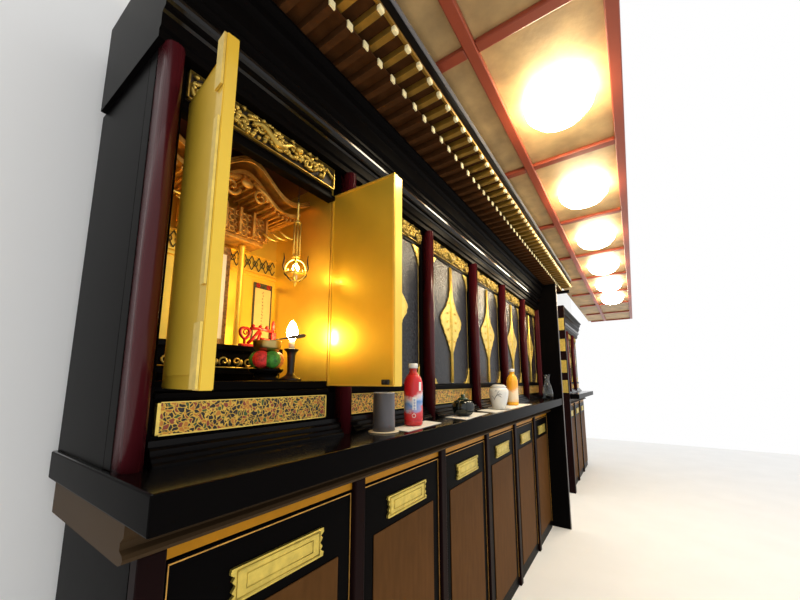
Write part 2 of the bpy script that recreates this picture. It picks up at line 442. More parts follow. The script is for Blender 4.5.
obj('gold_side_wall',MB().box(X0+.0065,X0+.014,.8005,1.074,0,.66),GOLDL,A)
obj('gold_side_wall',MB().box(X1-.038,X1-.030,.7825,1.074,0,.66),GOLDL,A)
obj('inner_ceiling',MB().box(X0+.0065,X1-.030,.8005,1.074,.6605,.672),INBR,A)
m=MB()
for za,zb in ((.372,.377),(.431,.436)): m.box(X0+.0145,X1-.0385,1.058,1.0655,za,zb)
m.box(X0+.0145,X1-.0385,1.056,1.0655,.358,.364)
m.mi=1
xx=X0+.02; w=.054
while xx<X1-.045:
    for s_ in (1,-1):
        for off in (0,.5):
            a=[]
            for i in range(7):
                tt=i/6; a.append((xx+w*(off+.5*tt if s_>0 else off+.5*(1-tt)), 1.0630, .379+.050*tt))
            a=[p for p in a if p[0]<X1-.040]
            if len(a)>2: m.tube(a,.0016,5)
    for off in (.25,.75):
        cxx=xx+w*off
        if cxx<X1-.055:
            m.tube([(cxx+.009*math.cos(b),1.0625,.404+.009*math.sin(b)) for b in [j*math.pi/4 for j in range(8)]],.0014,5,closed=True)
    xx+=w
obj('lattice_frieze',m,[GOLDL,SCROLLD],A)
# the two open doors
def open_door(xh,yh,xf,yf,th,side,label_):
    """panel from hinge (xh,yh) to free edge (xf,yf), th = thickness, laid to the given side"""
    u=Vector((xf-xh,yf-yh,0)); L=u.length; u.normalize(); nrm=Vector((-u.y,u.x,0))*side
    def P(a,b): v=Vector((xh,yh,0))+u*a+nrm*b; return (v.x,v.y)
    m=MB(); m.prism([P(0,0),P(L,0),P(L,th),P(L-.03,th),P(L-.032,th*.38),P(0,th*.38)],'Z',-.0145,.602)
    bmesh.ops.bevel(m.bm,geom=m.bm.edges[:],offset=.0015,segments=2,affect='EDGES')
    d=obj('door',m,GOLDD,A)
    return d,P,L
d,P,L=open_door(.741,.778,.748,.532,.039,1,'')
m=MB()
# gilt edge bead round the inner face, a catch at the bottom corner
for a in (.003,L-.004):
    m.prism([P(a-.003,-.0005),P(a+.003,-.0005),P(a+.003,-.0025),P(a-.003,-.0025)],'Z',-.0145,.602)
m.prism([P(0,-.0005),P(L,-.0005),P(L,-.0022),P(0,-.0022)],'Z',.597,.602)
m.prism([P(0,-.0005),P(L,-.0005),P(L,-.0022),P(0,-.0022)],'Z',-.0145,-.010)
obj('edge_bead',m,GOLDL,d)
m=MB(); q=P(L-.026,-.004); m.box(q[0]-.0045,q[0]+.002,q[1]-.013,q[1]+.013,-.010,.004,.0025); m.ball((q[0]-.005,q[1],-.003),.003,8,6)
obj('catch',m,IRON,d)
m=MB()
for z in (.10,.50):
    q=P(.0,.010); m.lathe([(.004,0),(.0048,.002),(.0048,.036),(.004,.038)],(q[0],q[1]+.004,z),10)
obj('hinge',m,GOLD,d)
d,P,L=open_door(.298,.760,.2745,.535,.021,-1,'')
m=MB()
m.prism([P(.02,.0085),P(L-.04,.0085),P(L-.04,.0115),P(.02,.0115)],'Z',.01,.58)
obj('door_panel',m,GOLDD,d)
m=MB()
for a0,a1,z0,z1 in ((L-.028,L-.002,.50,.600),(L-.028,L-.002,-.0125,.09),(L-.018,L-.002,.15,.44)):
    m.prism([P(a0,.0215),P(a1,.0215),P(a1,.0255),P(a0,.0255)],'Z',z0,z1)
obj('gilt_plate',m,GOLD,d)

# ------------------------------------------------------------------ counter, cornice, eave, end panel
def counter(xa,xb,label):
    t=thing('counter',label,'counter',((xa+xb)/2,.8,-.285))
    m=MB().box(xa,xb,.563,1.10,-.214,-.1555,.0035)
    for f in m.bm.faces:
        if f.calc_center_median().z>-.1575: f.material_index=1  # one lacquer: top faces get the reflective copy, front the duller one
    obj('worktop',m,[LACQ2,LACQ_REFL],t)
    m=MB(); m.prism([(1.08,-.2142),(.672,-.2142),(.672,-.240),(.684,-.250),(.684,-.262),(.672,-.266),(.668,-.272),(.672,-.279),(.684,-.284),(1.08,-.284)],'X',xa+.01,xb)
    obj('moulding',m,MOULD,t)
    return t
counter(X0-.03,3.4425,'long black lacquered counter running under the first altar cabinets')
def cornice(xa,xb,label,dz=0):
    P=[(1.08,.6845),(.735,.6845),(.735,.702),(.728,.707),(.728,.737),(.722,.741),(.714,.744),(.714,.752),(.7075,.756),(.7035,.762),(.7025,.768),(.7045,.775),(.709,.780),(.7115,.782),(.7115,.792),(.706,.797),(.7045,.804),(.7065,.811),
       (.700,.816),(.694,.822),(.694,.868),(.686,.874),(.680,.882),(.680,.905),(.672,.910),(.664,.918),(.664,.926),(1.08,.926)]
    m=MB(); m.prism([(a,b+dz) for a,b in P],'X',xa,xb)
    for f in m.bm.faces:
        c_=f.calc_center_median(); f.material_index = 0 if (.752+dz<c_.z<.783+dz or .737+dz<c_.z<.742+dz) and c_.y<.75 else 1  # reflective copy on bead faces only, so the bright line falls there
    o=obj('cornice',m,[LACQ_REFL,LACQ2],loc=((xa+xb)/2,.85,.6845+dz))
    return tag(o,label,'cornice')
cornice(X0-.03,3.4425,'stepped black lacquer cornice above the row of altar cabinets')
E_=thing('eave','projecting eave with two tiers of gilt tipped rafters along the cornice','eave',(2.1,.6,.927))
XE0,XE1=X0-.03,3.92
m=MB(); m.box(XE0,XE1,.565,.80,.9535,.9595); m.box(XE0,XE1,.478,.80,.9855,.990)
obj('soffit_board',m,RAFT,E_)
m=MB(); m.box(XE0,XE1,.4855,.80,.9905,1.058); m.box(XE1-.05,XE1,.50,.80,.930,.953)
obj('fascia',m,LACQ2,E_)
m=MB(); m.prism([(.80,1.0585),(.4835,1.0585),(.477,1.063),(.477,1.070),(.4835,1.076),(.80,1.076)],'X',XE0,XE1)
obj('grey_moulding',m,GREYM,E_)
m=MB(); m.box(XE0,XE1,.4755,.4855,.9795,.9905,.001)
obj('gilt_edge',m,RAFTG,E_)
low=None; up=None
n=int((XE1-.06-XE0)/.0656)
for i in range(n):
    xr=XE0+.03+i*.0656
    if low is None:
        m=MB(); m.box(xr-.010,xr+.010,.560,.70,.930,.953,.001); m.mi=1; m.box(xr-.0095,xr+.0095,.555,.5598,.932,.952)
        low=obj('rafter',m,[RAFT,TIPG],E_)
        m=MB(); m.box(xr+.022,xr+.042,.486,.62,.963,.985,.001); m.mi=1; m.box(xr+.022,xr+.042,.472,.4855,.9635,.979,.003)
        up=obj('flying_rafter',m,[RAFTG,TIPG],E_)
    else:
        for s_ in (low,up):
            c=s_.copy(); COL.objects.link(c); c.parent=E_; c.location.x = i*.0656
W=thing('end_panel','tall black lacquer end panel closing the near row','end panel',(3.455,.83,-ZO))
obj('panel',MB().box(3.443,3.467,.563,1.10,-ZO,.926,.002),LACQ2,W)
obj('edge_strip',MB().box(3.445,3.465,.5575,.5625,-ZO,.926,.001),GREYM,W)
obj('post',MB().box(3.4175,3.4425,.722,.7612,-.1548,.683,.004),REDL,W)

# ------------------------------------------------------------------ base cabinets under the counter
YB=.70
def base_cabinet(x0,label,group):
    x1=x0+BPITCH
    t=thing('base_cabinet',label,'base cabinet',((x0+x1)/2,.85,-ZO),group)
    m=MB(); m.box(x0-.022,x1-.0225,.722,1.10,-ZO,-.2855)
    m.box(x0+.026,x1-.026,.7125,.722,-.3145,-.3115); m.box(x0+.026,x1-.026,.706,.722,-ZO,-ZO+.05)
    obj('frame',m,LACQ2,t)
    obj('post',MB().box(x0-.022,x0+.022,.690,.7218,-ZO,-.2855,.004),REDB,t)
    obj('gilded_strip',MB().box(x0+.0245,x1-.0245,.703,.7215,-.3105,-.2858,.001),ORANGE,t)
    xa,xb=x0+.027,x1-.027
    d=obj('door',MB().box(xa,xb,.704,.7215,-ZO+.0505,-.3155,.002),LACQ2,t)
    m=MB()
    m.box(xa+.002,xb-.002,.7020,.7038,-.3215,-.3190); m.box(xa+.002,xa+.004,.7020,.7038,-ZO+.055,-.3185); m.box(xb-.004,xb-.002,.7020,.7038,-ZO+.055,-.3185)
    obj('gilt_line',m,GILTD,d)
    m=MB(); m.box(xa+.050,xb-.050,.7005,.7038,-ZO+.08,-.470,.0012)
    obj('brown_panel',m,BROWNP,d)
    # name plate with notched ends
    cx=(x0+x1)/2+.004; hw=.122; z0,z1=-.443,-.375; zc=(z0+z1)/2
    m=MB(); L=[]
    zs=[z1,z1-.010,z1-.017,zc+.010,zc,zc-.010,z0+.017,z0+.010,z0]; xs=[0,.002,-.008,-.002,-.010,-.002,-.008,.002,0]
    right=[(cx+hw+a,z) for a,z in zip(xs,zs)]; left=[(cx-hw-a,z) for a,z in zip(xs,zs)][::-1]
    m.prism(right+left,'Y',.6965,.7036)
    pl=obj('name_plate',m,BRASS,d)
    m=MB()
    pr=[(cx+hw*.90,z1-.007),(cx+hw*.90,z0+.007),(cx-hw*.90,z0+.007),(cx-hw*.90,z1-.007)]
    m.tube([(a,.6962,b) for a,b in pr],.0022,5,closed=True)
    m.tube([(a,.6962,b) for a,b in [(cx+hw*.72,zc+.014),(cx+hw*.72,zc-.014),(cx-hw*.72,zc-.014),(cx-hw*.72,zc+.014)]],.0014,5,closed=True)
    # the raised rim is part of the plate's own mesh
    if True:
        me=pl.data; b2=bmesh.new(); b2.from_mesh(me)
        bmesh.ops.translate(m.bm,verts=m.bm.verts,vec=Vector((0,0,ZO))-ORIGIN[pl])
        tmp=bpy.data.meshes.new('rim'); m.bm.to_mesh(tmp); b2.from_mesh(tmp); b2.to_mesh(me); b2.free(); m.bm.free(); bpy.data.meshes.remove(tmp)
    return t
GB='base cabinets under the counter'
b0=base_cabinet(BPOST-BPITCH,'base cabinet under the open altar, its door mostly below the picture',GB)
for i,l in enumerate(['base cabinet with gold name plate below the grey tumbler and red bottle','base cabinet with gold name plate below the dark round pot',
        'base cabinet with gold name plate below the white jar','base cabinet with small gold name plate below the orange bottle','base cabinet with the smallest gold name plate, next to the end panel']):
    dup(b0,BPITCH*(i+1),l,GB)

# ------------------------------------------------------------------ second row farther along the aisle
FX=4.62
f1=dup(c0,FX-POST,'nearer altar cabinet of the distant row past the end panel','altar cabinets of the distant row')
f2=dup(c0,FX-POST+PITCH,'middle altar cabinet of the distant row past the end panel','altar cabinets of the distant row')
f3=dup(c0,FX-POST+2*PITCH,'farthest altar cabinet of the distant row past the end panel','altar cabinets of the distant row')
for j,l in enumerate(['nearer base cabinet of the distant row past the end panel','middle base cabinet of the distant row past the end panel','farthest base cabinet of the distant row past the end panel']):
    dup(b0,FX-(BPOST-BPITCH)+BPITCH*j,l,'base cabinets of the distant row')
counter(FX-.03,FX+3*PITCH,'short black counter of the distant row past the end panel')
cornice(FX-.03,FX+3*PITCH,'black cornice on the distant row past the end panel')
T=thing('corner_post','slim dark corner post with four gold plates at the distant row','post',(FX-.07,.71,-ZO))
obj('shaft',MB().box(FX-.095,FX-.035,.66,.74,-ZO,.93,.003),REDB,T)
for z in (.62,.36,.10,-.14):
    obj('gold_plate',MB().box(FX-.098,FX-.0952,.668,.732,z,z+.15,.001),GOLD,T)

# ------------------------------------------------------------------ things on the counter
CT=-.155
def paper(name,label,pts,cat='paper',mat=PAPER,z=CT,th=.0009,group=None):
    cx=sum(p[0] for p in pts)/len(pts); cy=sum(p[1] for p in pts)/len(pts)
    m=MB(); m.prism(pts,'Z',z-.0003,z+th)
    return tag(obj(name,m,mat,loc=(cx,cy,z-.0003)),label,cat,group)
# tumbler on its coaster
c=(.865,.655)
m=MB(); m.lathe([(0,0),(.046,0),(.048,.0015),(.046,.003),(0,.003)],(c[0],c[1],CT),36)
tag(obj('coaster',m,CLOTH,loc=(c[0],c[1],CT)),'small cream coaster under the grey tumbler','coaster')
t=thing('tumbler','grey blue straight tumbler standing in front of the gold door','tumbler',(c[0],c[1],CT+.003))
m=MB(); m.lathe([(0,0),(.0325,0),(.0345,.002),(.0345,.02),(.0335,.112),(.0335,.115),(.0315,.115),(.031,.112),(.0315,.01),(0,.006)],(c[0],c[1],CT+.0031),40)
b=obj('body',m,CUPM,t)
m=MB(); m.tube([(c[0]+.0326*math.cos(a),c[1]+.0326*math.sin(a),CT+.0185+.100) for a in [j*math.pi/16 for j in range(32)]],.0012,6,closed=True)
obj('rim',m,CUPRIM,t)
# red bottle
paper('paper_sheet','white paper sheet under the red drink bottle',[(.905,.592),(1.165,.612),(1.185,.694),(.925,.676)])
def bottle(c,z,label,lab,liq,capmat,s_,cat,labrange,seed):
    t=thing('drink_bottle',label,cat,(c[0],c[1],z))
    z+=.0004
    body=[(0,.003),(.018,.003),(.024,0),(.030,.002),(.0325,.008),(.0325,.020),(.0315,.024),(.0325,.028),(.0325,.060),(.0318,.070),(.0318,.085),(.0325,.095),(.0325,.140),(.0318,.150),(.0285,.162),(.0215,.174),(.0155,.182),(.0130,.187),(.0130,.192),(.0150,.193),(.0150,.195),(.0125,.196),(.0125,.198),(0,.198)]
    obj('bottle_body',MB().lathe([(r*s_,h*s_) for r,h in body],(c[0],c[1],z),36),liq,t)
    a,bb=labrange
    pr=[(r+.0006,h) for r,h in body if a<=h<=bb]
    pr=[(pr[0][0]-.0004,pr[0][1]-.0005)]+pr+[(pr[-1][0]-.0004,pr[-1][1]+.0005)]
    m=MB()
    rings=[]
    for r,h in pr:
        rings.append([m.bm.verts.new((c[0]+r*s_*math.cos(2*math.pi*k/36),c[1]+r*s_*math.sin(2*math.pi*k/36),z+h*s_)) for k in range(36)])
    for A1,B1 in zip(rings,rings[1:]):
        for k in range(36):
            f=m.bm.faces.new([A1[k],A1[(k+1)%36],B1[(k+1)%36],B1[k]]); f.smooth=True
    lb=obj('label',m,lab,t)
    m=MB(); m.lathe([(.0150,.1985),(.0158,.1992),(.0158,.214),(.0150,.216),(0,.216)],(c[0],c[1],z),28) if s_==1 else m.lathe([(r*s_,h*s_) for r,h in [(.0150,.1985),(.0158,.1992),(.0158,.214),(.0150,.216),(0,.216)]],(c[0],c[1],z),28)
    for k in range(24):
        a2=2*math.pi*k/24; m.tube([(c[0]+.0158*s_*math.cos(a2),c[1]+.0158*s_*math.sin(a2),z+.2*s_),(c[0]+.0158*s_*math.cos(a2),c[1]+.0158*s_*math.sin(a2),z+.213*s_)],.0007,4)
    obj('cap',m,capmat,t)
    return t,lb
REDLIQ=plain('pink_red_drink',(.55,.03,.03),.12,spec=.5)
tb,lb=bottle((1.037,.655),CT+.0009,'red labelled drink bottle with white cap on the counter',REDLAB,REDLIQ,WHITEC,1.0,'bottle',(.02,.175),1)
def on_cyl(c,r,a,z): return (c[0]+r*math.cos(a),c[1]+r*math.sin(a),z)
# printed marks on the red sleeve: a pale upright patch with blue strokes, a white roundel, small lines
AV=math.atan2(-.655,-1.037)
def patch(m,c,r,a0,a1,z0,z1,n=6):
    v=[[m.bm.verts.new(on_cyl(c,r,a0+(a1-a0)*i/n,z)) for i in range(n+1)] for z in (z0,z1)]
    for i in range(n):
        f=m.bm.faces.new([v[0][i],v[0][i+1],v[1][i+1],v[1][i]]); f.material_index=m.mi
def ring_mark(m,c,r,a,z,rad,w):
    n=18; vo=[];vi=[]
    for k in range(n):
        q=2*math.pi*k/n
        vo.append(m.bm.verts.new(on_cyl(c,r,a+rad*math.cos(q)/r,z+rad*math.sin(q)))); vi.append(m.bm.verts.new(on_cyl(c,r,a+(rad-w)*math.cos(q)/r,z+(rad-w)*math.sin(q))))
    for k in range(n):
        f=m.bm.faces.new([vo[k],vo[(k+1)%n],vi[(k+1)%n],vi[k]]); f.material_index=m.mi
BLUEP=plain('blue_print',(.06,.16,.55),.4)
m=MB(); cb=(1.037,.655); zb=CT+.0013
patch(m,cb,.0336,AV-.10,AV+.32,zb+.055,zb+.098)
ring_mark(m,cb,.0336,AV+.05,zb+.036,.007,.0018)
for k in range(3): patch(m,cb,.0336,AV-.9,AV-.2,zb+.052-.004*k,zb+.053-.004*k)
patch(m,cb,.0336,AV+.62,AV+.95,zb+.120,zb+.150)
obj('printed_patch',m,WHITEC,tb)
m=MB()
for k in range(4):
    z=zb+.090-.0095*k
    patch(m,cb,.0339,AV-.02,AV+.24,z-.0012,z); patch(m,cb,.0339,AV+.09,AV+.13,z-.006,z+.002); patch(m,cb,.0339,AV-.02,AV+.22,z-.005,z-.004)
obj('blue_lettering',m,BLUEP,tb)
# dark pot on paper
paper('paper_sheet','white paper sheet under the dark round pot',[(1.31,.575),(1.63,.600),(1.625,.690),(1.35,.690)])
c=(1.437,.645); z=CT+.0012
t=thing('lidded_pot','squat black green glazed pot with knobbed lid on white paper','pot',(c[0],c[1],z))
m=MB(); n=40
m.lathe([(0,0),(.026,0),(.028,.003),(.039,.010),(.047,.023),(.0495,.038),(.047,.053),(.040,.064),(.030,.070),(.022,.072),(0,.072)],(c[0],c[1],z),n)
for k in range(8):   # melon-shaped ribs
    a=2*math.pi*k/8
    m.tube([(c[0]+r*math.cos(a),c[1]+r*math.sin(a),z+h) for r,h in [(.030,.004),(.0395,.0105),(.0470,.023),(.0493,.038),(.0468,.053),(.0398,.0635),(.028,.070)]],[.001,.0018,.0022,.0024,.0022,.0018,.001],6)
obj('pot_body',m,POTM,t)
m=MB(); m.lathe([(0,.0722),(.023,.0722),(.024,.074),(.018,.079),(.009,.081),(.007,.083),(.0105,.088),(.0095,.093),(0,.095)],(c[0],c[1],z),24)
l_=obj('lid',m,POTG,t)
# white jar
paper('paper_sheet','long white paper strip under the white jar and orange bottle',[(1.68,.580),(2.42,.585),(2.44,.705),(1.74,.700)])
c=(1.905,.638); z=CT+.0012
m=MB(); m.lathe([(0,0),(.040,0),(.058,.004),(.062,.007),(.060,.0075),(.040,.004),(0,.004)],(c[0],c[1],z),36)
tag(obj('saucer',m,PORC,loc=(c[0],c[1],z)),'white saucer under the white jar','saucer')
z+=.0042
t=thing('porcelain_jar','white porcelain jar with a black ink sprig on its side','jar',(c[0],c[1],z))
m=MB(); m.lathe([(0,0),(.032,0),(.034,.003),(.040,.020),(.049,.055),(.054,.085),(.053,.098),(.047,.108),(.0405,.112),(.0405,.116),(.043,.118),(.043,.121),(.038,.122),(.037,.118),(0,.118)],(c[0],c[1],z),40)
obj('jar_body',m,PORC,t)
m=MB(); m.lathe([(0,.1185),(.0355,.1185),(.036,.124),(.028,.129),(.012,.131),(0,.1315)],(c[0],c[1],z),30)
obj('lid',m,PORC,t)
AJ=math.atan2(-c[1],-c[0])
def jr(h):  # jar radius
    P=[(0,.032),(.02,.040),(.055,.049),(.085,.054),(.098,.053),(.108,.047)]
    for (h0,r0),(h1,r1) in zip(P,P[1:]):
        if h<=h1: return r0+(r1-r0)*(h-h0)/(h1-h0)
    return .047
m=MB()
for path,w in (([(.35,.045),(.15,.060),(-.05,.072),(-.35,.080),(-.6,.076)],.0016),([(.0,.070),(-.2,.088),(-.35,.098)],.0014),([(-.15,.074),(-.4,.066),(-.6,.060)],.0014),([(.15,.090),(.02,.098),(-.1,.094)],.0012),([(.3,.052),(.42,.066),(.5,.070)],.0012)):
    m.tube([on_cyl(c,jr(h)+.0002,AJ-a-.25,z+h) for a,h in path],[w*.5]+[w]*(len(path)-2)+[w*.4],5)
obj('ink_sprig',m,INK,t)
# orange bottle
tb,lb=bottle((2.25,.662),CT+.0009,'orange drink bottle with white cap behind the white jar',ORLAB,ORLIQ,WHITEC,1.075,'bottle',(.02,.150),2)
# carafe
c=(3.29,.655); z=CT
t=thing('glass_carafe','clear glass carafe with flared lip near the end panel','carafe',(c[0],c[1],z))
out=[(0,.0),(.040,.0),(.044,.004),(.044,.05),(.040,.085),(.028,.125),(.020,.150),(.019,.170),(.024,.195),(.032,.212)]
inn=[(.0305,.212),(.0225,.195),(.0172,.170),(.0182,.150),(.0262,.125),(.038,.085),(.042,.05),(.042,.010),(0,.008)]
obj('glass_body',MB().lathe(out+inn,(c[0],c[1],z),32),GLASS,t)
m=MB(); m.tube([(c[0]+.0313*math.cos(a),c[1]+.0313*math.sin(a),z+.2128) for a in [j*math.pi/12 for j in range(24)]],.0011,6,closed=True)
obj('lip',m,GLASS,t)

# ------------------------------------------------------------------ things inside the open altar
# candle holder with candle bulb
c=(.650,.838)
t=thing('candle_holder','black candle holder with a lit candle in the open altar','candle holder',(c[0],c[1],0))
obj('stand',MB().lathe([(0,0.0005),(.031,.0005),(.032,.004),(.029,.008),(.020,.013),(.014,.018),(.0105,.024),(.0098,.030),(.0112,.060),(.0118,.076),(.0135,.083),(.020,.090),(.0215,.093),(.020,.0945),(.008,.093),(0,.093)],(c[0],c[1],0),30),IRON,t)
k_=obj('candle',MB().lathe([(0,.0932),(.0085,.0932),(.0085,.118),(.007,.120),(0,.120)],(c[0],c[1],0),20),WAX,t)
obj('flame_bulb',MB().lathe([(0,.1202),(.009,.1225),(.0145,.132),(.0160,.144),(.0145,.157),(.0095,.169),(.004,.177),(0,.180)],(c[0],c[1],0),20),FLAME,k_)  # bulb made fatter to take in the glow around the flame
# bell, cushion, stand, striker
c=(.553,.815)
t=thing('cushion_stand','black lacquer round stand under the brocade cushion','stand',(c[0],c[1],0))
obj('stand_top',MB().lathe([(0,.020),(.036,.020),(.043,.026),(.044,.031),(.041,.032),(0,.029)],(c[0],c[1],0),30),LACQ,t)
obj('foot',MB().lathe([(0,.0005),(.036,.0005),(.038,.004),(.034,.010),(.029,.0195),(0,.0195)],(c[0],c[1],0),30),LACQ,t)
t=thing('bell_cushion','puffed red and green brocade cushion under the bronze bell','cushion',(c[0],c[1],.033))
av=math.atan2(-c[1],-c[0])
for i,(da,mt,lbl) in enumerate(((-.62,REDF,'red brocade lobe'),(.62,GREENF,'green brocade lobe'),(1.75,ORANF,'orange brocade lobe'),(-1.75,GREENF,'green brocade lobe'),(3.14,REDF,'red brocade lobe'))):
    a=av+da
    lob=obj('lobe',MB().ball((c[0]+.0225*math.cos(a),c[1]+.0225*math.sin(a),.0565),(.0225,.0225,.0235),18,12),mt,t); lob['label']=lbl
zb=.0785
t=thing('bronze_bell','small bronze bell bowl on the red and green cushion','bell',(c[0],c[1],zb))
obj('bowl',MB().lathe([(0,.0),(.020,.0),(.029,.003),(.0345,.010),(.0362,.022),(.0372,.026),(.038,.0275),(.0365,.028),(.035,.024),(.033,.010),(.024,.005),(0,.004)],(c[0],c[1],zb),32),BELLM,t)
t=thing('bell_striker','dark wooden striker lying across the rim of the bell','striker',(.602,.80,.108))
p0=Vector((.553,.818,.1075)); p1=Vector((.668,.800,.134))
obj('handle',MB().tube([p0.lerp(p1,q) for q in (.3,.5,.62,.8,.95,1)],[.0018,.0026,.0048,.0062,.0056,.003],10),STICKM,t)
obj('shaft',MB().tube([p0.lerp(p1,q) for q in (0,.15,.299)],[.0022,.0018,.0016],8),STICKM,t)
# altar table
t=thing('altar_table','low black altar table with gilt ornament along its front','altar table',(.475,.94,0))
obj('table_top',MB().box(.296,.662,.893,1.0,.080,.097,.003),LACQ,t)
for xx in (.302,.638):
    for yy in (.896,.978): obj('leg',MB().box(xx,xx+.018,yy,yy+.018,.0005,.0795,.003),LACQ,t)
obj('apron',MB().box(.3205,.6375,.902,.912,.020,.0795),LACQ2,t)
m=MB()
for i in range(9):
    xx=.345+.034*i
    m.tube(spiral(xx,.052,.8985,.013,1.2,i,1 if i%2 else -1,14),.0026,6); m.ball((xx+.016,.8995,.050),(.005,.004,.009),8,6)
m.tube([(.33,.900,.036),(.625,.900,.036)],.002,6)
obj('gilt_ornament',m,CARVE,t)
# red ornament on table
t=thing('offering_rack','red lacquered ornament with curled loop and slanted bars on the altar table','ornament',(.585,.915,.0975))
y=.915; zt=.0975
obj('base',MB().box(.531,.652,y-.010,y+.010,zt,zt+.008,.002),REDP,t)
lp=[]
for i in range(20):
    a=2*math.pi*i/20; r=.0145
    lp.append((.546+r*math.cos(a), y, zt+.038+r*1.05*math.sin(a)+.004*abs(math.cos(a))))
m=MB(); m.tube(lp,.0046,8,closed=True); m.tube([(.546,y,zt+.0085),(.546,y,zt+.024)],.0038,8); m.tube(spiral(.546,zt+.040,y-.002,.008,1.0,1.5,1,12),.0022,6)
obj('curled_loop',m,REDP,t)
obj('slanted_bar',MB().tube([(.556,y,zt+.010),(.572,y,zt+.026),(.592,y,zt+.052)],.0050,8),REDP,t)
obj('slanted_bar',MB().tube([(.578,y,zt+.010),(.588,y,zt+.024),(.596,y,zt+.046)],.0044,8),REDP,t)
obj('top_rail',MB().tube([(.562,y,zt+.054),(.59,y,zt+.057),(.612,y,zt+.055),(.640,y,zt+.052)],.0042,8),REDP,t)
for xx in (.570,.594,.616):
    obj('knob',MB().ball((xx,y,zt+.0625),.0058,12,8),REDP,t)
obj('upright',MB().box(.628,.645,y-.008,y+.008,zt+.0085,zt+.050,.003),REDP,t)
obj('candle',MB().lathe([(0,0),(.0055,0),(.0050,.022),(.002,.030),(0,.031)],(.637,y,zt+.0568),12),REDF,t)
obj('cross_rail',MB().tube([(.596,y,zt+.028),(.628,y,zt+.026)],.003,8),REDP,t)
# shrine with curved roof
SXc=.510
t=thing('altar_shrine','gilded miniature shrine with curved roof inside the open altar','shrine',(SXc,.99,0))
obj('plinth',MB().box(.37,.65,1.0015,1.046,.0005,.104,.003),LACQ2,t)
for sx in (-1,1):
    xc=SXc+sx*.066
    obj('column',MB().lathe([(.0115,.1045),(.0115,.112),(.009,.114),(.009,.42),(.0115,.424),(.0115,.432)],(xc,1.012,0),20),GOLDL,t)
obj('lintel',MB().box(SXc-.115,SXc+.115,.975,1.045,.4325,.446,.002),GILTD,t)
# bracket lattice
m=MB()
yv=.962
for r_ in range(4):
    for q in range(13):
        xx=SXc-.112+.0187*q; zz=.452+.0185*r_
        m.tube([(xx+.0085*math.cos(b),yv+.004*((q+r_)%2),zz+.0085*math.sin(b)) for b in [j*math.pi/4 for j in range(8)]],.0024,5,closed=True)
for q in range(6):
    xx=SXc-.11+.044*q; m.box(xx-.004,xx+.004,yv-.012,1.03,.447,.526,.001)
m.box(SXc-.118,SXc+.118,.975,1.04,.447,.524)
obj('bracket_lattice',m,GILTD,t)
def roofz(d,lift=0):   # gable curve: swelling centre, hollow flanks, upturned tips
    a=abs(d)
    return .548+.082*math.exp(-(a/.085)**2)+ .9*max(0,a-.10)**2*4.2+lift
def roof_layer(half,y0,y1,dz,th,droop):
    m=MB(); n=44; rows=[]
    for i in range(n+1):
        d=-half+2*half*i/n; z=roofz(d)+dz
        rows.append([(SXc+d,y0,z),(SXc+d,(y0+y1)/2,z+droop),(SXc+d,y1,z+droop*1.3),(SXc+d,y1,z+droop*1.3-th),(SXc+d,(y0+y1)/2,z+droop-th),(SXc+d,y0,z-th)])
    V=[[m.bm.verts.new(p) for p in r] for r in rows]
    for A1,B1 in zip(V,V[1:]):
        for k in range(6): m.bm.faces.new([A1[k],A1[(k+1)%6],B1[(k+1)%6],B1[k]])
    m.bm.faces.new(V[0][::-1]); m.bm.faces.new(V[-1])
    return m
m=roof_layer(.208,.872,1.04,.014,.010,.012)
for i in range(3):
    m.tube([(SXc+d,.868-.0015*i,roofz(d)+.010-.007*i) for d in [-.208+.416*j/40 for j in range(41)]],.0026,6)
obj('roof',m,GILTD,t)
obj('lower_roof',roof_layer(.190,.888,1.035,-.022,.012,.010),GILTD,t)
m=MB()
for i in range(26):
    d=-.185+.37*i/25; z=roofz(d)-.038
    m.box(SXc+d-.0032,SXc+d+.0032,.892,1.03,z-.009,z+.001,.0008)
obj('rafters',m,GILTD,t)
# gable carving and horn-shaped brackets
m=MB()
for s_ in (-1,1):
    m.tube(spiral(SXc+s_*.045,.545,.896,.026,1.3,0,s_,18),[.006*(1-.5*i/18) for i in range(19)],7)
    m.tube([(SXc+s_*.02,.896,.585),(SXc+s_*.06,.893,.566),(SXc+s_*.10,.890,.536),(SXc+s_*.135,.888,.530)],[.007,.008,.006,.003],7)
m.ball((SXc,.893,.572),(.020,.008,.014),12,8)
obj('gable_carving',m,GILTD,t)
for s_ in (-1,1):
    for i in range(3):
        x_=SXc+s_*(.095+.022*i); y_=.952-.012*i
        m=MB(); m.tube([(x_,y_,.470+.008*i),(x_+s_*.018,y_-.010,.456+.008*i),(x_+s_*.036,y_-.016,.452+.008*i),(x_+s_*.052,y_-.02,.456+.009*i)],[.0042,.0036,.0028,.0008],8)
        obj('horn_bracket',m,GOLD,t)
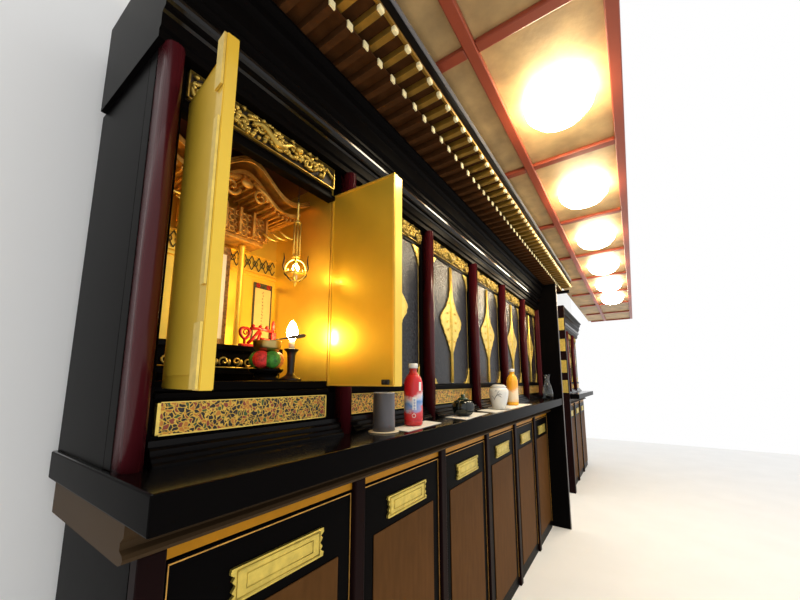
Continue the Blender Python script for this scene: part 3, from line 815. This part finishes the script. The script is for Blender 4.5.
# scrolls
def scroll(name,label,xa,xb,z0,z1,y,border,inner,rnd,wb,group,flowers):
    t=thing(name,label,'scroll',((xa+xb)/2,y,z0),group)
    obj('mount',MB().box(xa,xb,y-.0015,y,z0,z1),border,t)
    obj('paper',MB().box(xa+wb,xb-wb,y-.0025,y-.0016,z0+wb*1.5,z1-(wb*3.2 if flowers else wb*2)),inner,t)
    m=MB(); cx=(xa+xb)/2
    zz=z1-(wb*3.2 if flowers else wb*2)-.012
    while zz>z0+wb*2+.01:
        s_=.006 if flowers else .009
        for k in range(5):
            a=rnd.uniform(-.5,.5) if k%2 else rnd.uniform(1.1,2.0)
            px=cx+rnd.uniform(-.5,.5)*s_; pz=zz+rnd.uniform(-.5,.5)*s_; l=s_*rnd.uniform(.4,.9)*.5
            w_=.0006 if flowers else .0010
            m.tube([(px-l*math.cos(a),y-.0029,pz-l*math.sin(a)),(px,y-.0030,pz),(px+l*math.cos(a),y-.0029,pz+l*math.sin(a))],[w_*.6,w_,w_*.5],4)
        zz-=s_*1.9
    obj('brush_writing',m,INK,t)
    if flowers:
        for dx in (-.28,.28):
            fx=cx+dx*(xb-xa); fz=z1-wb*1.55; m=MB()
            for j in range(6): m.ball((fx+.0052*math.cos(j*1.047),y-.003,fz+.0052*math.sin(j*1.047)),(.0038,.0014,.0038),8,5)
            obj('red_flower',m,REDP,t)
    m=MB(); m.tube([(xa-.004,y-.003,z0),(xb+.004,y-.003,z0)],.0032,8)
    obj('roller',m,GOLDL,t)
    return t
rr=random.Random(3)
scroll('hanging_scroll','white hanging scroll with brown brocade border between the shrine columns',.458,.562,.11,.425,1.052,SCROLLB,SCROLLW,rr,.013,'hanging scrolls in the altar',False)
scroll('hanging_scroll','narrow hanging scroll with dark border and two red flowers right of the shrine',.656,.728,.135,.340,1.0645,SCROLLD,SCROLL,rr,.006,'hanging scrolls in the altar',True)
# hanging lantern
c=(.645,.83)
t=thing('hanging_lantern','gilt hanging lantern with lit bulb inside the open altar','lantern',(c[0],c[1],.29))
m=MB(); z=.6602; i=0
while z>.555:
    a=0 if i%2 else math.pi/2
    m.tube([(c[0]+.0026*math.cos(b)*math.cos(a),c[1]+.0026*math.cos(b)*math.sin(a),z-.005+.0048*math.sin(b)) for b in [j*math.pi/4 for j in range(8)]],.0009,5,closed=True)
    z-=.0078; i+=1
obj('chain',m,IRON,t)
obj('rod',MB().lathe([(.002,.49),(.0042,.495),(.0032,.51),(.0032,.545),(.004,.55),(.002,.556)],(c[0],c[1],0),14),GOLD,t)
m=MB()
m.lathe([(0,.480),(.010,.480),(.0125,.485),(.008,.492),(0,.4925)],(c[0],c[1],0),18); m.lathe([(0,.372),(.012,.372),(.012,.377),(.009,.381),(0,.3815)],(c[0],c[1],0),18)
for j in range(6):
    a=j*math.pi/3; px,py=c[0]+.0098*math.cos(a),c[1]+.0098*math.sin(a)
    m.tube([(px,py,.380),(px,py,.482)],.0028,6)
    for zz in (.40,.42,.44,.46): m.ball((px,py,zz),.0026,8,5)
obj('cage',m,GOLD,t)
m=MB()
for a0 in (0,math.pi/2):
    m.tube([(c[0]+.031*math.cos(b)*math.cos(a0+.8),c[1]+.031*math.cos(b)*math.sin(a0+.8),.335+.034*math.sin(b)) for b in [j*math.pi/14 for j in range(28)]],.0030,6,closed=True)
m.lathe([(.024,.318),(.030,.320),(.031,.324),(.024,.325)],(c[0],c[1],0),24)
for j in range(14):
    a=j*2*math.pi/14; m.ball((c[0]+.031*math.cos(a),c[1]+.031*math.sin(a),.327),.0045,8,5)
m.lathe([(0,.283),(.003,.287),(.005,.294),(.003,.300),(.006,.303),(0,.304)],(c[0],c[1],0),14)
obj('ring_frame',m,GOLD,t)
m=MB()
for s_ in (-1,1):
    u=Vector((.82,-.56,0))*s_
    m.tube([Vector((c[0],c[1],.300))+u*.012, Vector((c[0],c[1],.318))+u*.030, Vector((c[0],c[1],.345))+u*.037, Vector((c[0],c[1],.368))+u*.034, Vector((c[0],c[1],.385))+u*.036],[.0016,.0026,.0024,.002,.0008],6)
obj('side_scroll',m,IRON,t)
obj('socket',MB().lathe([(0,.305),(.006,.305),(.007,.318),(.006,.326),(0,.327)],(c[0],c[1],0),14),WAX,t)
obj('bulb',MB().lathe([(0,.3272),(.006,.329),(.0095,.338),(.0085,.347),(.004,.354),(0,.356)],(c[0],c[1],0),18),BULB,t)

# ------------------------------------------------------------------ light and camera
w=bpy.data.worlds.new('World'); SC.world=w; w.use_nodes=True
bg=w.node_tree.nodes['Background']; bg.inputs['Color'].default_value=(1,1,1,1); bg.inputs['Strength'].default_value=1.0

cam=bpy.data.cameras.new('camera'); co=bpy.data.objects.new('camera',cam); COL.objects.link(co)
R_=Vector((.561,-.827,0)); 
vx=Vector(((635-402)/340,-(381-333)/340,1)).normalized()      # directions of x and z in the eye's frame
vz=Vector((0,340/48,1)).normalized(); vz=(vz-vx*vz.dot(vx)).normalized()
vy=-(vz.cross(vx)); 
if vy.x>0: vy=-vy
rot=Matrix(((vx.x,vx.y,-vx.z),(vy.x,vy.y,-vy.z),(vz.x,vz.y,-vz.z)))
co.matrix_world=Matrix.Translation((0,0,ZO)) @ rot.to_4x4()
cam.sensor_fit='HORIZONTAL'; cam.sensor_width=36; cam.lens=36*340/800
cam.shift_x=-.0025; cam.shift_y=33/800; cam.clip_start=.01; cam.clip_end=100
SC.camera=co
SC.view_settings.view_transform='Standard'; SC.view_settings.look='None'; SC.view_settings.exposure=0; SC.view_settings.gamma=1
SC.cycles.use_denoising=True
SC.cycles.max_bounces=10
